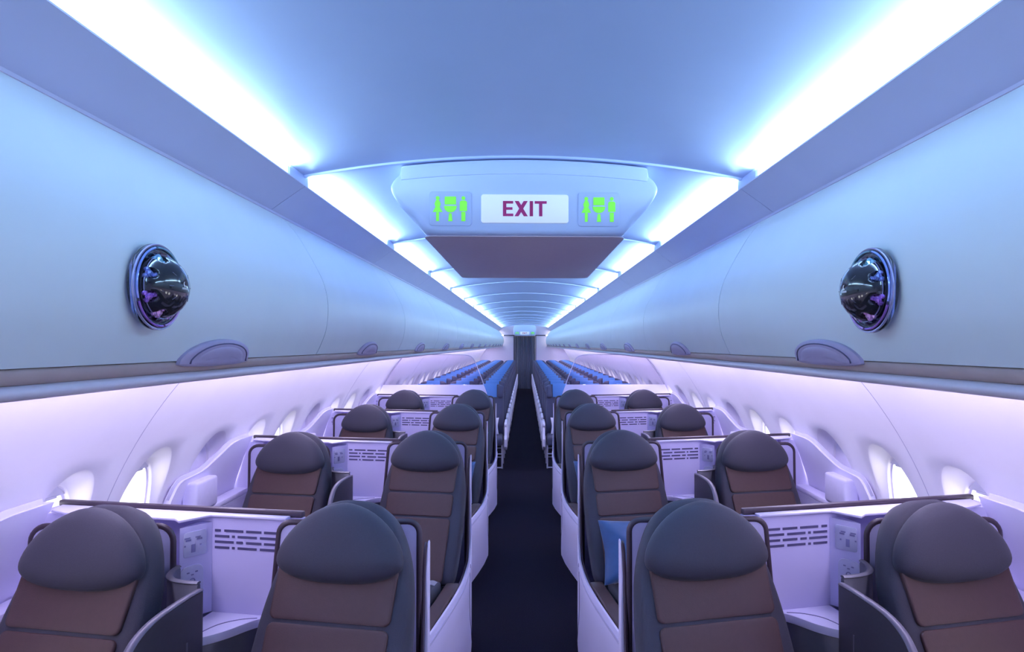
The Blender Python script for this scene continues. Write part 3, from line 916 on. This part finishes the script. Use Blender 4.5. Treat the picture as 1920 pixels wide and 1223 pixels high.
# blue pillows standing on some aisle seats
def cushion_mesh(S, hw, hh, th):
    ol = []
    for k in range(64):
        a = 2*PI*k/64
        c, s_ = math.cos(a), math.sin(a)
        m = max(abs(c), abs(s_))
        u, v = c/m, s_/m
        pinch = 1 - 0.10*(1 - max(0, (abs(u*v)))**1.5)
        ol.append((hw*u*pinch, hh*v*pinch))
    f = back_frame(0, 0, 0, rad(20))
    return MB(LX(S)).inflate(ol, (0, 0), f, th, th, p=1.9, N=8)
proto = {}
for (S, k, lab) in ((1, 1, 'blue satin pillow on the second aisle seat, right of the aisle'), (-1, 2, 'blue satin pillow on the third aisle seat, left of the aisle'),
                    (1, 2, 'blue satin pillow on the third aisle seat, right of the aisle'), (-1, 3, 'blue satin pillow on the rearmost aisle seat, left of the aisle'),
                    (1, 3, 'blue satin pillow on the rearmost aisle seat, right of the aisle')):
    if S not in proto:
        o = cushion_mesh(S, 0.19, 0.155, 0.055).build('pillow', M['blue_pillow'], angle=80); proto[S] = o
    else:
        o = proto[S].copy(); COL.objects.link(o)
    a, b_ = 0.125, 0.53
    o.location = (S*(OX + a*CA + b_*SA), ROWY + 1.6*k + a*SA - b_*CA, 0.488+0.170)
    o.rotation_euler = (0, 0, root_rot(S))
    tag(o, lab, 'pillow', 'blue pillows on business seats')

# ------------------------------------------------------------------ glass partitions behind business class
for S, side in ((-1, 'left'), (1, 'right')):
    t = thing('glass_partition', 'clear glass partition with white lower band behind the %s business seats' % side, 'partition', (0, 7.26, 0))
    X = lambda p, S=S: (S*p[0], p[1], p[2])
    def inner(z):      # aisle-side edge
        return 0.44 + 0.136*(z-1.12)/0.36
    zs = [0.0, 0.4, 0.8, 1.12, 1.228]
    low = [(0.44 if z < 1.12 else inner(z), z) for z in zs] + [(wallx(z)-0.006, z) for z in zs[::-1]]
    MB(X).prism([(x, 0, z) for x, z in low], [(x, 0.025, z) for x, z in low], 0.002).build('lower_panel', M['white'], t)
    e = smooth_path([(inner(1.229), 1.229), (0.525, 1.35), (0.576, 1.48), (0.605, 1.535), (0.65, 1.565), (0.72, 1.578), (0.90, 1.580), (1.30, 1.578)], 5)
    wz = [1.578 - (1.578-1.229)*i/12 for i in range(13)]
    g = e + [(wallx(z)-0.006, z) for z in wz]
    MB(X).prism([(x, 0.009, z) for x, z in g], [(x, 0.016, z) for x, z in g]).build('glass_pane', M['glass'], t, smooth=False)
    MB(X).tube([(x-0.002, 0.0125, z) for x, z in e], 0.0045, 6).build('glass_edge', M['glass_edge'], t, angle=60)
    MB(X).tube([(wallx(z)-0.012, 0.0125, z) for z in [1.12+0.46*i/14 for i in range(15)]], 0.006, 6).build('wall_channel', M['seam'], t, angle=60)

# ------------------------------------------------------------------ economy seats
def economy_seat(S, aisle):
    t = thing('economy_seat', '', 'seat')
    X = lambda p: (S*p[0], -p[1], p[2])
    F = back_frame(0, 0.13, 0.40, rad(10))
    ol = rrect(-0.205, 0.205, 0.0, 0.735, 0.07, 5, (0.4, 1, 1, 0.4))
    MB(X).inflate(ol, (0, 0.37), lambda x, s_, n: F(x, s_, n-0.045), 0.045, 0.045, p=4.5, N=5).build('backrest', M['navy'], t, angle=60)
    for q in (-1, 1):
        wl = rrect(q*0.157-0.047, q*0.157+0.047, 0.53, 0.715, 0.03, 4)
        MB(X).inflate(wl, (q*0.157, 0.62), F, 0.032, 0.02, p=2.8, N=5).build('headrest_wing', M['navy'], t, angle=60)
    cov = [(0.0, 0.045), (0.0, 0.008), (0.20, 0.008)]
    mb = MB(X)
    prof = [(0.545, 0.004), (0.545, 0.012), (0.70, 0.014), (0.738, 0.004), (0.745, -0.045), (0.738, -0.094), (0.60, -0.100), (0.60, -0.094), (0.728, -0.086), (0.735, -0.045), (0.728, -0.002), (0.69, 0.006)]
    mb.prism([F(-0.105, s_, n) for s_, n in prof], [F(0.105, s_, n) for s_, n in prof], 0.002)
    mb.build('headrest_cover', M['blue'], t)
    MB(X).box((-0.205, 0.10, 0.31), (0.205, 0.56, 0.43), 0.035, 3).build('cushion', M['navy'], t)
    # armrest / side shell towards the aisle
    q = -1
    x0 = -0.246 if aisle else -0.231
    hw_ = 0.018 if aisle else 0.012
    pr = [(0.0, 0.24), (0.06, 0.60), (0.10, 0.625), (0.40, 0.615), (0.455, 0.60), (0.46, 0.565), (0.30, 0.545), (0.44, 0.42), (0.52, 0.40), (0.53, 0.30), (0.44, 0.24)] if aisle else [(0.0, 0.46), (0.06, 0.60), (0.10, 0.625), (0.40, 0.615), (0.455, 0.60), (0.46, 0.565), (0.12, 0.545), (0.10, 0.46)]
    MB(X).prism([(x0-hw_, b_, z) for b_, z in pr], [(x0+hw_, b_, z) for b_, z in pr], 0.006).build('armrest', M['arm_white'] if aisle else M['navy'], t)
    for b_ in (0.14, 0.50):
        MB(X).tube([(-0.20, b_, 0.0), (-0.20, b_, 0.32)], 0.012, 8).build('leg', M['steel'], t)
    MB(X).tube([(-0.20, 0.50, 0.012), (0.20, 0.50, 0.012)], 0.010, 8).build('foot_bar', M['steel'], t)
    MB(X).tube([(-0.20, 0.51, 0.20), (0.20, 0.51, 0.20)], 0.010, 8).build('foot_bar', M['steel'], t)
    return t
COLN = ['aisle seat', 'middle seat', 'window seat']
for S, side in ((-1, 'left'), (1, 'right')):
    pa = pb = None
    for k in range(18):
        for c in range(3):
            p = (S*(0.510 + 0.465*c), 9.03 + 0.8*k, 0)
            if c == 0:
                if pa is None: pa = economy_seat(S, True); o = pa; o.location = p
                else: o = dup(pa, p)
            else:
                if pb is None: pb = economy_seat(S, False); o = pb; o.location = p
                else: o = dup(pb, p)
            tag(o, 'navy economy %s with blue headrest cover, %s row behind the %s glass partition' % (COLN[c], ORD[k], side), 'seat', 'economy seats')
    o = cushion_mesh(S, 0.17, 0.12, 0.035).build('pillow', M['white_pillow'], angle=80)
    o.location = (S*0.535, 9.03-0.245, 0.43+0.118)
    tag(o, 'white pillow standing on the front economy seat, %s side of the aisle' % side, 'pillow', 'white pillows in economy')

# ------------------------------------------------------------------ domed devices on the front bins
def wall_device(S, label):
    t = thing('wall_device', label, 'device', (S*0.7875, 1.328 if S < 0 else 1.372, 1.821))
    t.scale = (1, 1, 1) if S < 0 else (1.05, 1.05, 1.05)
    # design frame: u = along the cabin, w = up, n = out of the bin door towards the aisle
    fr = lambda u, w, n: (-S*n, u, w)
    R = 0.091
    MB().lathe([(0, 0.001), (R-0.006, 0.001), (R, 0.005), (R+0.0005, 0.010), (R-0.003, 0.015), (R-0.010, 0.0175), (R-0.018, 0.0165), (0.066, 0.013), (0.058, 0.012), (0, 0.012)], fr, 64).build('clear_ring', M['dev_glass'], t, angle=60)
    MB().lathe([(0, 0.0125), (0.064, 0.0125), (0.066, 0.015), (0.062, 0.018), (0, 0.0185)], fr, 64).build('base_disc', M['dev_dark'], t, angle=60)
    MB().tube([fr(0.0885*math.cos(2*PI*q/64), 0.0885*math.sin(2*PI*q/64), 0.0145) for q in range(65)], 0.0025, 6).build('rim_edge', M['dev_edge'], t, angle=60)
    # lobed black bell
    mb = MB()
    prof = [(0.0665, 0.018), (0.0662, 0.0215), (0.0655, 0.025), (0.0645, 0.029), (0.0630, 0.033), (0.0605, 0.038), (0.0580, 0.042), (0.0540, 0.047), (0.0480, 0.0530), (0.0400, 0.0588), (0.0310, 0.0633), (0.0210, 0.0665), (0.010, 0.0683), (0.0, 0.0688)]
    n = 96
    rows = []
    for r, h in prof:
        row = []
        for k in range(n):
            a = 2*PI*k/n
            edge = min(1.0, max(0.0, (0.0425-h)/0.010))**0.5
            notch = min(1.0, 1.6*max(0.0, math.cos(8*(a - PI/8)) - 0.1))
            rr = r + (0.0475-r)*edge*notch
            row.append(fr(rr*math.cos(a), rr*math.sin(a), h) if r > 0 else None)
        rows.append(row)
    rows[-1] = [fr(0.0004*math.cos(2*PI*k/n), 0.0004*math.sin(2*PI*k/n), 0.0688) for k in range(n)]
    mb.loft(rows).build('dome', M['dev_black'], t, angle=60)
    lp = [fr(1.012*math.hypot(p[1], p[2])*p[1]/max(1e-9, math.hypot(p[1], p[2])), 1.012*p[2], 0.0235) for p in rows[1]]
    MB().tube(lp + [lp[0]], 0.0011, 6).build('scalloped_edge', M['dev_edge'], t, angle=60)
    # coloured resin blocks in the notches, cyan above to violet and pink below
    for k in range(8):
        a = 2*PI*k/8 + PI/8
        w = math.sin(a)
        m = M['dev_cyan'] if w > 0.5 else M['dev_blue'] if w > 0 else M['dev_violet'] if w > -0.6 else M['dev_pink']
        mb = MB()
        rnd = random.Random(k)
        for (dr, da, sx, sy, h) in ((0.0570, 0.0, 0.0125, 0.0085, 0.0265), (0.0635, 0.11, 0.0065, 0.006, 0.0225), (0.0640, -0.12, 0.0065, 0.006, 0.0225), (0.0510, 0.0, 0.0060, 0.006, 0.0350)):
            cu, cw = dr*math.cos(a+da), dr*math.sin(a+da)
            rings = []
            for i_ in range(1, 5):
                f = PI*i_/5
                rings.append([])
                for q in range(7):
                    g_ = 2*PI*q/7 + 0.3*i_
                    jt = 1 + 0.22*(rnd.random()-0.5)
                    du, dw, dh = sx*math.sin(f)*math.cos(g_)*jt, sy*math.sin(f)*math.sin(g_)*jt, sy*0.9*math.cos(f)*jt
                    rings[-1].append(fr(cu + du*math.cos(a) - dw*math.sin(a), cw + du*math.sin(a) + dw*math.cos(a), h + dh))
            mb.loft(rings)
        o = mb.build('resin_lug', m, t, smooth=False)
        c = (0.061*math.cos(a+0.02), 0.061*math.sin(a+0.02))
        MB().lathe([(0, 0.018), (0.0048, 0.018), (0.0048, 0.0285), (0.0035, 0.0295), (0, 0.0285)], lambda u, w_, h, c=c: fr(c[0]+u, c[1]+w_, h), 14).build('screw', M['dev_black'], o)
    # coloured band running inside the clear rim
    for a0, a1, m in ((20, 100, M['dev_cyan']), (105, 200, M['dev_blue']), (205, 275, M['dev_violet']), (280, 335, M['dev_pink'])):
        p = [fr(0.0825*math.cos(rad(a)), 0.0825*math.sin(rad(a)), 0.0188) for a in range(a0, a1+1, 5)]
        MB().tube(p, 0.0028, 6, 0.0028).build('rim_light', m, t, angle=60)
    # engraved dashes around the crown and the small white mark
    for k in range(8):
        a = 2*PI*k/8
        p0 = fr(0.0310*math.cos(a), 0.0310*math.sin(a), 0.0633); p1 = fr(0.0400*math.cos(a), 0.0400*math.sin(a), 0.0588)
        MB().tube([p0, p1], 0.0009, 6).build('crown_slot', M['dev_dark'], t)
    lg = MB()
    def hh(r): # dome height at radius r
        for (r0, h0), (r1, h1) in zip(prof, prof[1:]):
            if r1 <= r <= r0: return h0 + (h1-h0)*(r-r0)/(r1-r0)
        return 0.0688
    def L(u, w): return fr(u, w, hh(math.hypot(u, w)) + 0.0006)
    def L2(u, w): return fr(u, w, hh(math.hypot(u, w)) + 0.0002)
    sgn = -1
    out = [(0.0045*math.cos(rad(a)), 0.006+0.0055*math.sin(rad(a))) for a in range(80, 321, 20)]
    inn = [(0.0018+0.0034*math.cos(rad(a)), 0.0072+0.0042*math.sin(rad(a))) for a in range(320, 79, -20)]
    cres = [(u*1, w) for u, w in out + inn]
    cres = [(S*-u if S > 0 else u, w) for u, w in cres]
    # left device: bright side of the crescent towards the wall; mirrored on the right
    lg.prism([L2(u, w) for u, w in cres], [L(u, w) for u, w in cres])
    for i in range(6):
        x0 = -0.0095 + 0.0033*i
        for (p, q, r, s_) in ((0, 0.0008, 0, 0.0042), (0.0018, 0.0026, 0, 0.0042), (0, 0.0026, 0.0017, 0.0025)):
            ol = [(x0+p, -0.0052+r), (x0+q, -0.0052+r), (x0+q, -0.0052+s_), (x0+p, -0.0052+s_)]
            lg.prism([L2(u, w) for u, w in ol], [L(u, w) for u, w in ol])
    lg.build('emblem', M['logo'], t, smooth=False)
    return t
wall_device(-1, 'glossy black domed device with clear iridescent ring on the left overhead bin')
wall_device(1, 'glossy black domed device with clear iridescent ring on the right overhead bin')

# ------------------------------------------------------------------ daylight outside, camera, view
w = bpy.data.worlds.new('daylight'); SC.world = w
w.use_nodes = True
w.node_tree.nodes['Background'].inputs['Color'].default_value = (1.0, 0.98, 0.96, 1)
w.node_tree.nodes['Background'].inputs['Strength'].default_value = 9.0

cam = bpy.data.cameras.new('camera')
co = bpy.data.objects.new('camera', cam); COL.objects.link(co)
cam.sensor_fit = 'HORIZONTAL'
cam.sensor_width = 36.0
cam.lens = 1163/1920*36.0
YAW, PITCH_C = rad(-1.4), rad(1.0)
cam.shift_x = -(24 - 1163*math.tan(YAW))/1920
cam.shift_y = (34.5 - 1163*math.tan(PITCH_C))/1920
cam.clip_start = 0.02
co.location = (0.0, 0, 1.70)
co.rotation_euler = (rad(90) + PITCH_C, 0, YAW)
SC.camera = co
SC.view_settings.view_transform = 'Standard'
SC.view_settings.look = 'None'
SC.view_settings.gamma = 1.0
SC.view_settings.exposure = 0.0
try: SC.view_settings.use_curve_mapping = False
except Exception: pass
SC.cycles.use_denoising = True
SC.cycles.max_bounces = 10
SC.cycles.diffuse_bounces = 6
SC.cycles.transparent_max_bounces = 16
SC.cycles.caustics_reflective = False
SC.cycles.caustics_refractive = False
SC.cycles.sample_clamp_indirect = 6.0
